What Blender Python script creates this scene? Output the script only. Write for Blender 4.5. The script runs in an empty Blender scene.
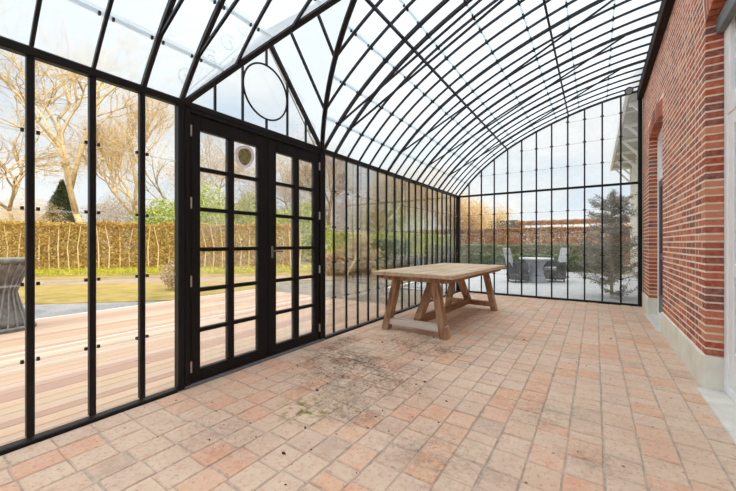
import bpy, math, random
import numpy as np
from mathutils import Vector, Matrix
random.seed(7)
rng = np.random.default_rng(11)
scene = bpy.context.scene
COL = scene.collection

# ------------------------------------------------------------------ dimensions (metres)
XL, YB, HR = -2.758, 7.98, 2.296          # glass side wall, end wall, eaves height
XW, XBEAM = 0.73, 0.645                   # brick face, face of the wall plate
YD0, YD1 = 1.405, 3.072                   # door opening in the glass wall
YC = (YD0 + YD1) / 2
APEX = 3.30
YMIN = -0.72
AX = np.array([-2.758, -2.213, -1.92, -1.618, -1.349, -1.052, -0.45, 0.109, 0.672])
AZ = np.array([2.296, 2.855, 3.10, 3.287, 3.427, 3.555, 3.775, 3.925, 3.998])
POLY = np.polyfit(AX, AZ, 4)
def zarc(x): return float(np.polyval(POLY, x))

# ------------------------------------------------------------------ mesh helper
class MB:
    def __init__(s): s.v = []; s.f = []
    def add(s, vs, fs):
        b = len(s.v); s.v += [tuple(p) for p in vs]; s.f += [tuple(i + b for i in f) for f in fs]
    def box(s, x0, x1, y0, y1, z0, z1):
        s.add([(x0,y0,z0),(x1,y0,z0),(x1,y1,z0),(x0,y1,z0),(x0,y0,z1),(x1,y0,z1),(x1,y1,z1),(x0,y1,z1)],
              [(0,3,2,1),(4,5,6,7),(0,1,5,4),(1,2,6,5),(2,3,7,6),(3,0,4,7)])
        return s
    def cbox(s, x0, x1, y0, y1, z0, z1, c=0.01):
        """box with chamfered edges"""
        xs, ys, zs = (x0, x1), (y0, y1), (z0, z1)
        idx = {}; vs = []
        for i in (0,1):
            for j in (0,1):
                for k in (0,1):
                    for a in range(3):
                        p = [xs[i], ys[j], zs[k]]
                        for b in range(3):
                            if b != a: p[b] += c * (1 if (i,j,k)[b] == 0 else -1)
                        idx[(i,j,k,a)] = len(vs); vs.append(p)
        fs = []
        for a in range(3):
            b, d = (a+1) % 3, (a+2) % 3
            for e in (0,1):
                q = []
                for (m, n) in ((0,0),(1,0),(1,1),(0,1)):
                    t = [0,0,0]; t[a]=e; t[b]=m; t[d]=n
                    q.append(idx[(t[0],t[1],t[2],a)])
                fs.append(tuple(q if e else q[::-1]))
        for a in range(3):          # edges parallel to a
            b, d = (a+1) % 3, (a+2) % 3
            for m in (0,1):
                for n in (0,1):
                    t0=[0,0,0]; t0[b]=m; t0[d]=n; t1=list(t0); t1[a]=1
                    q=(idx[(*t0,b)],idx[(*t0,d)],idx[(*t1,d)],idx[(*t1,b)])
                    fs.append(q if (m^n) else q[::-1])
        for i in (0,1):
            for j in (0,1):
                for k in (0,1):
                    q=(idx[(i,j,k,0)],idx[(i,j,k,1)],idx[(i,j,k,2)])
                    fs.append(q if (i+j+k)%2 else q[::-1])
        s.add(vs, fs); return s
    def bar(s, p, q, w, h, up=(0,0,1)):
        """rectangular bar from p to q; w across, h along up"""
        p, q = Vector(p), Vector(q); d = (q-p).normalized()
        a = d.cross(Vector(up)).normalized(); b = a.cross(d).normalized()
        vs = []
        for c in (p, q):
            for (i, j) in ((-1,-1),(1,-1),(1,1),(-1,1)): vs.append(c + a*(i*w/2) + b*(j*h/2))
        s.add(vs, [(3,2,1,0),(4,5,6,7),(0,1,5,4),(1,2,6,5),(2,3,7,6),(3,0,4,7)]); return s
    def sweep(s, pts, w, h, side):
        """rectangular section swept along pts, width w along fixed vector side, height h across"""
        sd = Vector(side).normalized(); n = len(pts); pts = [Vector(p) for p in pts]; vs = []
        for i in range(n):
            d = (pts[min(i+1,n-1)] - pts[max(i-1,0)]).normalized(); u = sd.cross(d).normalized()
            for (a, b) in ((-1,-1),(1,-1),(1,1),(-1,1)): vs.append(pts[i] + sd*(a*w/2) + u*(b*h/2))
        fs = [(3,2,1,0), tuple(4*(n-1)+k for k in range(4))]
        for i in range(n-1):
            for k in range(4):
                l = (k+1) % 4; fs.append((4*i+k, 4*i+l, 4*i+4+l, 4*i+4+k))
        s.add(vs, fs); return s
    def tube(s, pts, rs, k=6, cap=True):
        pts = [Vector(p) for p in pts]; n = len(pts)
        if not hasattr(rs, '__len__'): rs = [rs]*n
        d0 = (pts[1]-pts[0]).normalized(); ref = Vector((0,0,1)) if abs(d0.z) < .9 else Vector((1,0,0))
        a = d0.cross(ref).normalized(); vs = []
        for i in range(n):
            d = (pts[min(i+1,n-1)] - pts[max(i-1,0)]).normalized()
            a = (a - d*a.dot(d)).normalized(); b = d.cross(a)
            for j in range(k):
                t = 2*math.pi*j/k; vs.append(pts[i] + (a*math.cos(t) + b*math.sin(t))*rs[i])
        fs = []
        for i in range(n-1):
            for j in range(k):
                l = (j+1) % k; fs.append((i*k+j, i*k+l, (i+1)*k+l, (i+1)*k+j))
        if cap: fs += [tuple(range(k))[::-1], tuple((n-1)*k+j for j in range(k))]
        s.add(vs, fs); return s
    def lathe(s, prof, c=(0,0,0), k=32):
        n = len(prof); vs = []
        for (r, z) in prof:
            for j in range(k):
                t = 2*math.pi*j/k; vs.append((c[0]+r*math.cos(t), c[1]+r*math.sin(t), c[2]+z))
        fs = [(i*k+j, i*k+(j+1)%k, (i+1)*k+(j+1)%k, (i+1)*k+j) for i in range(n-1) for j in range(k)]
        fs += [tuple(range(k))[::-1], tuple((n-1)*k+j for j in range(k))]
        s.add(vs, fs); return s
    def prism(s, poly, axis, a0, a1):
        """extrude a 2-D polygon along axis ('x','y','z')"""
        n = len(poly)
        def P(p, a): return {'x':(a,p[0],p[1]), 'y':(p[0],a,p[1]), 'z':(p[0],p[1],a)}[axis]
        s.add([P(p,a0) for p in poly]+[P(p,a1) for p in poly],
              [tuple(range(n))[::-1], tuple(range(n,2*n))]+[(i,(i+1)%n,n+(i+1)%n,n+i) for i in range(n)])
        return s
    def cards(s, C, size, flat=0.0, aspect=0.6):
        """many small leaves: one bent quad pair each"""
        N = len(C); C = np.asarray(C)
        u = rng.normal(size=(N,3)); u /= np.linalg.norm(u,axis=1)[:,None]
        w = rng.normal(size=(N,3)); w -= (w*u).sum(1)[:,None]*u; w /= np.linalg.norm(w,axis=1)[:,None]
        sz = size*rng.uniform(.6,1.3,N)[:,None]
        u *= sz; w *= sz*aspect
        A = np.stack([C-u, C+w*.5, C+u, C-w*.5], 1).reshape(-1,3)
        b = len(s.v); s.v += [tuple(p) for p in A.tolist()]
        s.f += [(b+4*i, b+4*i+1, b+4*i+2, b+4*i+3) for i in range(N)]
        return s
    def build(s, name, mat, parent=None, smooth=False, loc=None):
        me = bpy.data.meshes.new(name); me.from_pydata(s.v, [], s.f); me.update()
        if smooth: me.polygons.foreach_set('use_smooth', [True]*len(me.polygons))
        o = bpy.data.objects.new(name, me); COL.objects.link(o)
        if mat: me.materials.append(mat)
        if parent: o.parent = parent
        if loc: o.location = loc
        return o

def tag(o, label=None, cat=None, group=None, kind=None):
    if label: o['label'] = label
    if cat: o['category'] = cat
    if group: o['group'] = group
    if kind: o['kind'] = kind
    return o
def empty(name, loc=(0,0,0), rz=0):
    o = bpy.data.objects.new(name, None); COL.objects.link(o)
    o.location = loc; o.rotation_euler = (0,0,rz); o.empty_display_size = .1
    return o
def copy_tree(o, parent=None):
    c = o.copy(); COL.objects.link(c)
    if parent: c.parent = parent
    for ch in [x for x in COL.objects if x.parent == o]: copy_tree(ch, c)
    return c

# ------------------------------------------------------------------ materials
def rgb(r, g, b):
    f = lambda c: (c/255/12.92 if c/255 <= .04045 else ((c/255+.055)/1.055)**2.4)
    return (f(r), f(g), f(b), 1)
class NT:
    def __init__(s, name):
        s.m = bpy.data.materials.new(name); s.m.use_nodes = True; s.t = s.m.node_tree
        s.n = s.t.nodes; s.n.clear(); s.out = s.n.new('ShaderNodeOutputMaterial')
    def new(s, t, **k):
        n = s.n.new('ShaderNode'+t)
        for a, b in k.items():
            if a.startswith('i_'): n.inputs[a[2:].replace('_',' ')].default_value = b
            else: setattr(n, a, b)
        return n
    def link(s, a, b): s.t.links.new(a, b)
    def ramp(s, fac, stops, interp='LINEAR'):
        r = s.new('ValToRGB'); e = r.color_ramp.elements; r.color_ramp.interpolation = interp
        while len(e) < len(stops): e.new(.5)
        for i, (p, c) in enumerate(stops): e[i].position = p; e[i].color = c
        s.link(fac, r.inputs[0]); return r.outputs[0]
    def mix(s, fac, a, b, mode='MIX'):
        m = s.new('Mix', data_type='RGBA', blend_type=mode)
        for v, k in ((fac, 0), (a, 6), (b, 7)):
            if isinstance(v, (int, float)): m.inputs[k].default_value = v
            elif isinstance(v, tuple): m.inputs[k].default_value = v
            else: s.link(v, m.inputs[k])
        return m.outputs[2]
    def noise(s, scale, detail=4, rough=.55, vec=None):
        n = s.new('TexNoise'); n.inputs['Scale'].default_value = scale
        n.inputs['Detail'].default_value = detail; n.inputs['Roughness'].default_value = rough
        if vec is None: vec = s.obj()
        s.link(vec, n.inputs['Vector']); return n.outputs[0]
    def obj(s):
        if not hasattr(s, '_o'): s._o = s.new('TexCoord').outputs['Object']
        return s._o
    def mapped(s, scale=(1,1,1), loc=(0,0,0)):
        m = s.new('Mapping'); m.inputs['Scale'].default_value = scale; m.inputs['Location'].default_value = loc
        s.link(s.obj(), m.inputs[0]); return m.outputs[0]
    def island(s): return s.new('NewGeometry').outputs['Random Per Island']
    def finish(s, color, rough=.6, metal=0, bump=None, bstr=.2, bdist=.01, spec=.5):
        b = s.new('BsdfPrincipled'); b.inputs['Roughness'].default_value = rough; b.inputs['Metallic'].default_value = metal
        b.inputs['Specular IOR Level'].default_value = spec
        if isinstance(color, tuple): b.inputs['Base Color'].default_value = color
        else: s.link(color, b.inputs['Base Color'])
        if bump is not None:
            n = s.new('Bump'); n.inputs['Strength'].default_value = bstr; n.inputs['Distance'].default_value = bdist
            s.link(bump, n.inputs['Height']); s.link(n.outputs[0], b.inputs['Normal'])
        s.link(b.outputs[0], s.out.inputs[0]); return s.m
def plain(name, c, rough=.6, metal=0, var=.12, scale=8, spec=.5):
    t = NT(name); n = t.noise(scale)
    d = tuple(x*(1-var) for x in c[:3])+(1,); l = tuple(min(1,x*(1+var)) for x in c[:3])+(1,)
    return t.finish(t.ramp(n, [(.3,d),(.7,l)]), rough, metal, n, .08, .004, spec)
def leafy(name, stops, trans=.35, rough=.7):
    t = NT(name); c = t.ramp(t.island(), stops)
    d = t.new('BsdfDiffuse'); t.link(c, d.inputs[0]); r = t.new('BsdfTranslucent'); t.link(c, r.inputs[0])
    m = t.new('MixShader'); m.inputs[0].default_value = trans
    t.link(d.outputs[0], m.inputs[1]); t.link(r.outputs[0], m.inputs[2]); t.link(m.outputs[0], t.out.inputs[0])
    return t.m

M = {}
M['iron'] = plain('painted black iron', (.0040,.0048,.0060,1), .42, 0, .25, 14, .3)
M['roof_iron'] = plain('painted roof iron', (.0085,.0105,.014,1), .42, 0, .25, 14, .35)
M['door_black'] = plain('black door paint', (.0028,.0025,.0028,1), .45, 0, .2, 20, .28)
M['clip'] = plain('dark clip', (.02,.015,.013,1), .5)
M['steel'] = plain('brushed steel', (.55,.55,.56,1), .35, .9)
M['rust'] = plain('weathered copper', (.25,.13,.09,1), .55, .3, .3, 30)
M['beam'] = plain('dark stained beam', (.030,.017,.012,1), .8, 0, .4, 12, .15)
M['white'] = plain('white paint', (.86,.88,.91,1), .45, 0, .04)
M['soffit'] = plain('grey soffit boards', (.42,.42,.42,1), .7, 0, .1)
M['zinc'] = plain('zinc grey', (.16,.17,.18,1), .5, .2)
M['darkpanel'] = plain('slate grey door paint', (.09,.10,.115,1), .4)
M['plaster'] = plain('painted plinth', (.78,.76,.66,1), .75, 0, .08, 5)
M['sill'] = plain('bluestone sill', (.70,.67,.61,1), .7, 0, .12, 9)
M['mortar'] = plain('lime mortar', (.84,.72,.59,1), .9, 0, .10, 25)
M['grout'] = plain('floor joint', (.46,.39,.32,1), .9, 0, .25, 18)
M['render'] = plain('white render', (.74,.73,.71,1), .8, 0, .06)
M['rooftile'] = plain('dark roof tile', (.06,.055,.055,1), .7)
M['scroll'] = plain('pale grey iron', (.42,.44,.46,1), .5)

def glass(name, refl=1.0, tint=(.975,.985,.98,1), haze=0.0):
    t = NT(name); tr = t.new('BsdfTransparent'); tr.inputs[0].default_value = tint
    g = t.new('BsdfGlossy'); g.inputs['Roughness'].default_value = .02
    fr = t.new('Fresnel'); fr.inputs[0].default_value = 1.3
    mu = t.new('Math', operation='MULTIPLY'); mu.inputs[1].default_value = refl; t.link(fr.outputs[0], mu.inputs[0])
    m = t.new('MixShader'); t.link(mu.outputs[0], m.inputs[0]); t.link(tr.outputs[0], m.inputs[1]); t.link(g.outputs[0], m.inputs[2])
    o = m.outputs[0]
    if haze:
        df = t.new('BsdfTranslucent'); df.inputs[0].default_value = (.9,.9,.88,1)
        n = t.noise(3.2, 6, .65); hz = t.ramp(n, [(.35,(0,0,0,1)),(.75,(haze*2,)*3+(1,))])
        k = t.new('MixShader'); t.link(hz, k.inputs[0]); t.link(o, k.inputs[1]); t.link(df.outputs[0], k.inputs[2]); o = k.outputs[0]
    t.link(o, t.out.inputs[0]); return t.m
M['glass'] = glass('clear glass', .55)
M['glass_end'] = glass('end wall glass', .6, haze=.05)  # patchy translucent haze stands in for reflections on the end panes
M['glass_door'] = glass('old door glass', .7, haze=.09)
def milky():
    t = NT('milky roof glass')
    a = t.new('BsdfTranslucent'); a.inputs[0].default_value = (.68,.71,.74,1)
    b = t.new('BsdfTransparent'); b.inputs[0].default_value = (.95,.97,.97,1)
    m = t.new('MixShader'); m.inputs[0].default_value = .62
    t.link(a.outputs[0], m.inputs[1]); t.link(b.outputs[0], m.inputs[2])
    t.link(m.outputs[0], t.out.inputs[0]); return t.m
M['milky'] = milky()
def lapmat(name, c, f):
    t = NT(name); a = t.new('BsdfTranslucent'); a.inputs[0].default_value = c
    b = t.new('BsdfTransparent'); m = t.new('MixShader'); m.inputs[0].default_value = f
    t.link(a.outputs[0], m.inputs[1]); t.link(b.outputs[0], m.inputs[2]); t.link(m.outputs[0], t.out.inputs[0]); return t.m
M['lap_roof'] = lapmat('roof lap', (.60,.61,.62,1), .5)
M['lap_wall'] = lapmat('wall lap', (.9,.9,.88,1), .80)
M['house_glass'] = glass('house glass', 2.0)

def tile_mat():
    t = NT('old terracotta tile'); r = t.island()
    base = t.ramp(r, [(0,rgb(210,187,166)),(.16,rgb(215,192,169)),(.3,rgb(219,174,146)),(.42,rgb(210,186,164)),(.54,rgb(217,158,128)),
                      (.63,rgb(211,187,165)),(.74,rgb(214,156,116)),(.81,rgb(200,176,158)),(.91,rgb(208,180,154)),(.97,rgb(180,158,142))], 'CONSTANT')
    base = t.mix(.28, base, rgb(218,189,166))
    n1 = t.noise(9, 6, .65); n2 = t.noise(45, 5, .7); n3 = t.noise(1.1, 3)
    c = t.mix(t.ramp(n1, [(.34,(0,0,0,1)),(.7,(.65,.65,.65,1))]), base, rgb(227,205,182))
    c = t.mix(t.ramp(n3, [(.45,(0,0,0,1)),(.7,(.5,.5,.5,1))]), c, rgb(206,164,140))
    c = t.mix(t.ramp(n2, [(.30,(.7,.7,.7,1)),(.45,(0,0,0,1))]), c, rgb(140,112,92))
    n4 = t.noise(17, 5, .75); c = t.mix(t.ramp(n4, [(.52,(0,0,0,1)),(.70,(.6,.6,.6,1))]), c, rgb(200,140,112))
    # grime patches in the middle of the floor and soil specks
    sep = t.new('SeparateXYZ'); t.link(t.obj(), sep.inputs[0])
    def blob(x, y, sx, sy):
        mp = t.new('Mapping'); mp.inputs['Scale'].default_value = (1/sx,1/sy,0); mp.inputs['Location'].default_value = (-x/sx,-y/sy,0)
        t.link(t.obj(), mp.inputs[0]); l = t.new('VectorMath', operation='LENGTH'); t.link(mp.outputs[0], l.inputs[0])
        return t.ramp(l.outputs['Value'], [(.3,(1,1,1,1)),(1,(0,0,0,1))])
    sp = t.mix(.5, t.ramp(t.noise(26, 4, .7), [(.44,(0,0,0,1)),(.62,(1,1,1,1))]), t.ramp(t.noise(5, 5, .7), [(.42,(0,0,0,1)),(.66,(1,1,1,1))]))
    for (x, y, sx, sy, k) in ((-1.75,2.45,.8,.8,1),(-1.42,1.86,.3,.22,1),(-1.95,2.7,.4,.3,1),(-2.35,2.75,.4,.5,1),(-1.65,3.5,.8,.5,.9),(-2.5,3.2,.25,.4,1),(-.75,1.75,.5,.4,.5),(-1.9,1.2,.5,.3,.4),(.0,2.2,.25,.2,.5),(-1.0,4.4,.8,.6,.4),(-.35,2.6,.3,.3,.45)):
        f = t.mix(1.0, blob(x,y,sx,sy), sp, 'MULTIPLY'); f = t.mix(1.0, f, (k,k,k,1), 'MULTIPLY')
        c = t.mix(f, c, rgb(84,66,52))
    mp = t.mix(1.0, blob(-1.68,1.72,.28,.28), t.ramp(t.noise(14), [(.48,(0,0,0,1)),(.62,(1,1,1,1))]), 'MULTIPLY')
    c = t.mix(mp, c, rgb(130,120,58))
    v = t.new('TexVoronoi', feature='F1'); v.inputs['Scale'].default_value = 7; t.link(t.obj(), v.inputs['Vector'])
    c = t.mix(t.ramp(v.outputs['Distance'], [(.03,(.8,.8,.8,1)),(.075,(0,0,0,1))]), c, rgb(70,54,46))
    return t.finish(c, .78, 0, n1, .35, .006, .25)
M['tile'] = tile_mat()
def brick_mat():
    t = NT('red brick'); r = t.island()
    base = t.ramp(r, [(0,rgb(184,98,74)),(.18,rgb(166,78,58)),(.33,rgb(192,114,86)),(.47,rgb(160,84,68)),(.6,rgb(204,136,106)),(.71,rgb(142,76,66)),(.83,rgb(180,88,62)),(.92,rgb(128,80,76))], 'CONSTANT')
    n = t.noise(30, 5, .65); c = t.mix(t.ramp(n, [(.4,(0,0,0,1)),(.75,(.5,.5,.5,1))]), base, rgb(214,160,132))
    return t.finish(c, .85, 0, n, .5, .004, .2)
M['brick'] = brick_mat()
def wood_mat(name, dark, light, axis=1, sc=1.0, grey=None):
    t = NT(name); s = [18*sc,18*sc,18*sc]; s[axis] = 1.2*sc
    n = t.noise(1.0, 6, .65, t.mapped(tuple(s))); n2 = t.noise(3)
    c = t.ramp(n, [(.28,dark),(.5,tuple((a+b)/2 for a,b in zip(dark,light))),(.72,light)])
    if grey: c = t.mix(t.ramp(n2, [(.42,(0,0,0,1)),(.68,(.75,.75,.75,1))]), c, grey)
    return t.finish(c, .7, 0, n, .4, .006, .3)
M['top_wood'] = wood_mat('table top wood', rgb(158,126,96), rgb(228,208,180), 1, .8, rgb(212,196,170))
M['leg_wood'] = wood_mat('table leg wood', rgb(92,58,36), rgb(196,152,114), 2, 1, rgb(186,160,134))
M['rail_wood'] = wood_mat('table rail wood', rgb(96,62,40), rgb(176,132,98), 1, 1)
M['pale_wood'] = wood_mat('bleached cross rail wood', rgb(206,200,190), rgb(230,224,214), 0, 1)
def deck_mat():
    t = NT('deck boards'); r = t.island(); n = t.noise(1, 5, .6, t.mapped((14,.8,14)))
    c = t.ramp(r, [(0,rgb(188,164,146)),(.3,rgb(208,180,154)),(.5,rgb(170,138,122)),(.7,rgb(208,190,172)),(.85,rgb(190,165,137)),(1,rgb(178,144,128))])
    c = t.mix(t.ramp(n, [(.3,(.5,.5,.5,1)),(.6,(0,0,0,1))]), c, rgb(188,148,118))
    return t.finish(c, .7, 0, n, .15, .004, .3)
M['deck'] = deck_mat()
M['deckline'] = plain('pale deck batten', (.74,.64,.54,1), .6)
def ground_mat(name, stops, sc, bstr=.3):
    t = NT(name); n = t.noise(sc, 7, .7); n2 = t.noise(sc*.13, 3)
    c = t.ramp(n, stops); c = t.mix(t.ramp(n2, [(.4,(0,0,0,1)),(.65,(.5,.5,.5,1))]), c, stops[-1][1])
    return t.finish(c, .95, 0, n, bstr, .02, .1)
M['soil'] = ground_mat('garden soil', [(.3,rgb(104,94,80)),(.55,rgb(138,128,112)),(.75,rgb(162,152,136))], 5)
M['bed'] = ground_mat('dark planting bed', [(.3,rgb(96,90,80)),(.5,rgb(134,126,114)),(.75,rgb(160,152,138))], 7)
M['lawn'] = ground_mat('winter lawn', [(.3,rgb(112,104,54)),(.5,rgb(144,128,74)),(.72,rgb(174,148,94))], 2.2)
M['gravel'] = ground_mat('grey gravel', [(.3,rgb(112,110,110)),(.55,rgb(140,138,138)),(.75,rgb(160,158,158))], 16)
M['path'] = ground_mat('sandy path', [(.3,rgb(132,112,94)),(.55,rgb(156,136,116)),(.75,rgb(172,152,132))], 12)
def pave_mat():
    t = NT('terrace pavers'); b = t.new('TexBrick'); b.inputs['Scale'].default_value = 1.6
    b.inputs['Color1'].default_value = rgb(162,163,165); b.inputs['Color2'].default_value = rgb(174,174,174); b.inputs['Mortar'].default_value = rgb(150,150,148)
    b.inputs['Mortar Size'].default_value = .012; t.link(t.obj(), b.inputs['Vector'])
    n = t.noise(4); return t.finish(t.mix(t.ramp(n,[(.4,(0,0,0,1)),(.8,(.3,.3,.3,1))]), b.outputs[0], rgb(160,158,156)), .8, 0, n, .1)
M['paver'] = pave_mat()
def bark(name, d, l):
    t = NT(name); n = t.noise(3, 6, .7, t.mapped((3,3,1)))
    return t.finish(t.ramp(n, [(.3,d),(.7,l)]), .9, 0, n, .4, .02, .1)
M['bark_gold'] = bark('sunny bark', rgb(172,150,112), rgb(228,208,168))
M['bark_grey'] = bark('grey bark', rgb(160,146,124), rgb(214,198,168))
M['bark_dark'] = bark('dark bark', rgb(98,84,68), rgb(150,132,108))
M['twig_gold'] = leafy('golden twig leaves', [(0,rgb(204,180,132)),(.4,rgb(224,202,156)),(.75,rgb(212,176,120)),(1,rgb(236,220,182))])
M['twig_grey'] = leafy('greyish twigs', [(0,rgb(150,134,112)),(.5,rgb(184,164,132)),(1,rgb(206,186,150))])
M['beech'] = leafy('beech hedge leaves', [(0,rgb(146,108,78)),(.25,rgb(196,160,96)),(.5,rgb(222,200,124)),(.75,rgb(184,172,82)),(1,rgb(186,138,98))])
M['beech_back'] = leafy('copper hedge leaves', [(0,rgb(150,108,70)),(.4,rgb(190,146,100)),(.8,rgb(208,170,122)),(1,rgb(170,118,84))])
M['conifer'] = leafy('conifer needles', [(0,rgb(52,66,46)),(.5,rgb(78,92,62)),(1,rgb(110,118,80))], .2)
M['evergreen'] = leafy('evergreen leaves', [(0,rgb(136,156,72)),(.5,rgb(178,192,100)),(1,rgb(218,216,134))], .3)
M['box'] = leafy('box leaves', [(0,rgb(76,94,58)),(.5,rgb(108,126,80)),(1,rgb(140,152,102))], .2)
M['box_light'] = leafy('pale box leaves', [(0,rgb(120,130,96)),(.5,rgb(150,158,122)),(1,rgb(176,182,148))], .2)
M['grass'] = leafy('grass blades', [(0,rgb(150,160,50)),(.5,rgb(190,190,72)),(1,rgb(214,206,104))], .4)
M['pine'] = leafy('greyish pine needles', [(0,rgb(104,104,92)),(.5,rgb(136,134,120)),(1,rgb(168,162,146))], .25)
M['wicker'] = plain('black wicker', (.028,.03,.034,1), .6, 0, .4, 60)
M['cushion'] = plain('light grey cushion', (.40,.41,.42,1), .8)
M['concrete'] = plain('blue grey concrete', (.32,.36,.41,1), .7)
M['tabletop_grey'] = plain('pale grey table slab', (.50,.50,.49,1), .6)
M['urn'] = plain('weathered grey urn', (.17,.165,.15,1), .8, 0, .35, 14)
M['thatch'] = plain('dark thatch', (.10,.10,.10,1), .9, 0, .3, 6)

# ------------------------------------------------------------------ floor
fl = tag(empty('floor'), kind='structure')
MB().box(XL-.02, 1.0, YMIN, YB+.05, -.06, -.006).build('grout_bed', M['grout'], fl)
mb = MB(); px, py, jt = .172, .190, .0042
x = XL+.045; ci = 0
while x < XW-.02:
    x1 = min(x+px, XW-.012)
    jit = random.uniform(-.03,.03) if x < -1.3 else random.uniform(-.09,.09)
    y = YMIN + jit - .2
    while y < YB:
        ln = py*random.uniform(.96,1.04)
        if x > -1.4 and random.random() < .12: ln *= .55
        a, b = max(y+jt, YMIN), min(y+ln-jt, YB-.03)
        if b-a > .03:
            dz = random.uniform(-.0022,.0022); e = [random.uniform(-.003,.003) for _ in range(4)]
            x0, xx = x+jt+e[0], x1-jt+e[1]; a += e[2]; b += e[3]; c = .0045
            t = [random.uniform(-.0012,.0012) for _ in range(4)]
            mb.add([(x0,a,-.02),(xx,a,-.02),(xx,b,-.02),(x0,b,-.02),(x0,a,dz-c),(xx,a,dz-c),(xx,b,dz-c),(x0,b,dz-c),
                    (x0+c,a+c,dz+t[0]),(xx-c,a+c,dz+t[1]),(xx-c,b-c,dz+t[2]),(x0+c,b-c,dz+t[3])],
                   [(0,1,5,4),(1,2,6,5),(2,3,7,6),(3,0,4,7),(4,5,9,8),(5,6,10,9),(6,7,11,10),(7,4,8,11),(8,9,10,11)])
        y += ln
    x += px; ci += 1
mb.build('tiles', M['tile'], fl)

# ------------------------------------------------------------------ brick wall
REC = .115                                    # depth of the reveals
D3 = (2.25, 3.74, 2.93, .10)                  # near door: y0, y1, spring height, rise
D2 = (5.80, 7.14, 2.86, .08)                  # far door
def arch_z(d, y):
    t = (y-(d[0]+d[1])/2)/((d[1]-d[0])/2); return d[2]+d[3]*(1-t*t)
wr = tag(empty('wall_right'), kind='structure')
WTOP = 4.34
core = MB()
def core_wall(y0, y1, z0=0., z1=WTOP): core.box(XW+.0006, XW+REC+.18, y0, y1, z0, z1)
core_wall(-1.2, D3[0]+.006); core_wall(D3[1]-.006+.012, D2[0]-.006); core_wall(D2[1]+.006, YB+.3)
for d in (D3, D2):
    n = 10
    for i in range(n):
        a, b = d[0]+.006+(d[1]-d[0]-.012)*i/n, d[0]+.006+(d[1]-d[0]-.012)*(i+1)/n
        core_wall(a, b, max(arch_z(d,a), arch_z(d,b))+.006)
core.build('mortar', M['mortar'], wr)
bk = MB(); H_, J = .0455, .0155; course = H_+J; PL = .272
def brick(y0, y1, z0, x1=None):
    e = lambda: random.uniform(-.0022,.0022)
    bk.cbox(XW-abs(e())*.12-.0001, (XW+.05 if x1 is None else x1), y0+e(), y1+e(), z0+e()*.5, z0+H_+e()*.5, .0012)
nz = int((WTOP-PL)/course)
def fill(y0, y1, z0, k, e0, e1):
    """Flemish course between y0 and y1; e0/e1: brick turns a reveal corner there"""
    y = y0; i = k
    while y < y1-.02:
        L = .21 if (i % 2) else .1
        b = min(y+L, y1)
        if y1-b < .04: b = y1
        x1 = XW+REC if ((e0 and y == y0) or (e1 and b >= y1-1e-6)) else None
        brick(y, b, z0, x1); y = b+J; i += 1
for k in range(nz):
    z0 = PL+k*course+.006; zc = z0+H_/2
    segs = [[-1.2, YB+.02, 0, 0]]
    for d in (D3, D2):
        soff = d[2]+d[3]+.22
        if zc < d[2]+.02: gap = (d[0], d[1])
        elif zc < soff: gap = (d[0]-.02-(zc-d[2])*.25, d[1]+.02+(zc-d[2])*.25)
        else: continue
        out = []
        for s_ in segs:
            if s_[0] < gap[0] and s_[1] > gap[1]: out += [[s_[0],gap[0],s_[2],1],[gap[1],s_[1],1,s_[3]]]
            else: out.append(s_)
        segs = out
    for s_ in segs: fill(s_[0], s_[1], z0, k, s_[2], s_[3])
for d in (D3, D2):                                  # rowlock arches
    n = int((d[1]-d[0])/.062)
    for i in range(n):
        y = d[0]+(d[1]-d[0])*(i+.5)/n; t = (i+.5)/n*2-1; a = t*.25
        zb = arch_z(d, y); w = .026
        dx = Vector((0,math.cos(a),-math.sin(a))); up = Vector((0,math.sin(a),math.cos(a)))
        c0 = Vector((0,y,zb)); q = []
        for xx in (XW-.001, XW+REC):
            for (p, r) in ((-1,0),(1,0),(1,1),(-1,1)):
                v = c0+dx*(p*w)+up*(r*.21); q.append((xx, v.y, v.z))
        bk.add(q, [(0,1,2,3)[::-1],(4,5,6,7),(0,1,5,4),(1,2,6,5),(2,3,7,6),(3,0,4,7)])
bk.build('brickwork', M['brick'], wr)

bb = tag(empty('baseboard_right'), kind='structure')    # painted plinth
for (a, b) in ((-1.2, D3[0]), (D3[1], D2[0]), (D2[1], YB-.02)):
    MB().cbox(XW-.018, XW+REC+.02, a-.002, b+.002, -.01, PL, .006).build('plinth', M['plaster'], bb)
for i, d in enumerate((D2, D3)):
    o = MB().cbox(XW-.055, XW+REC+.1, d[0]+.004, d[1]-.004, -.03, .012, .005).build('trim_%d' % (i+1), M['sill']); tag(o, kind='structure')

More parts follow.
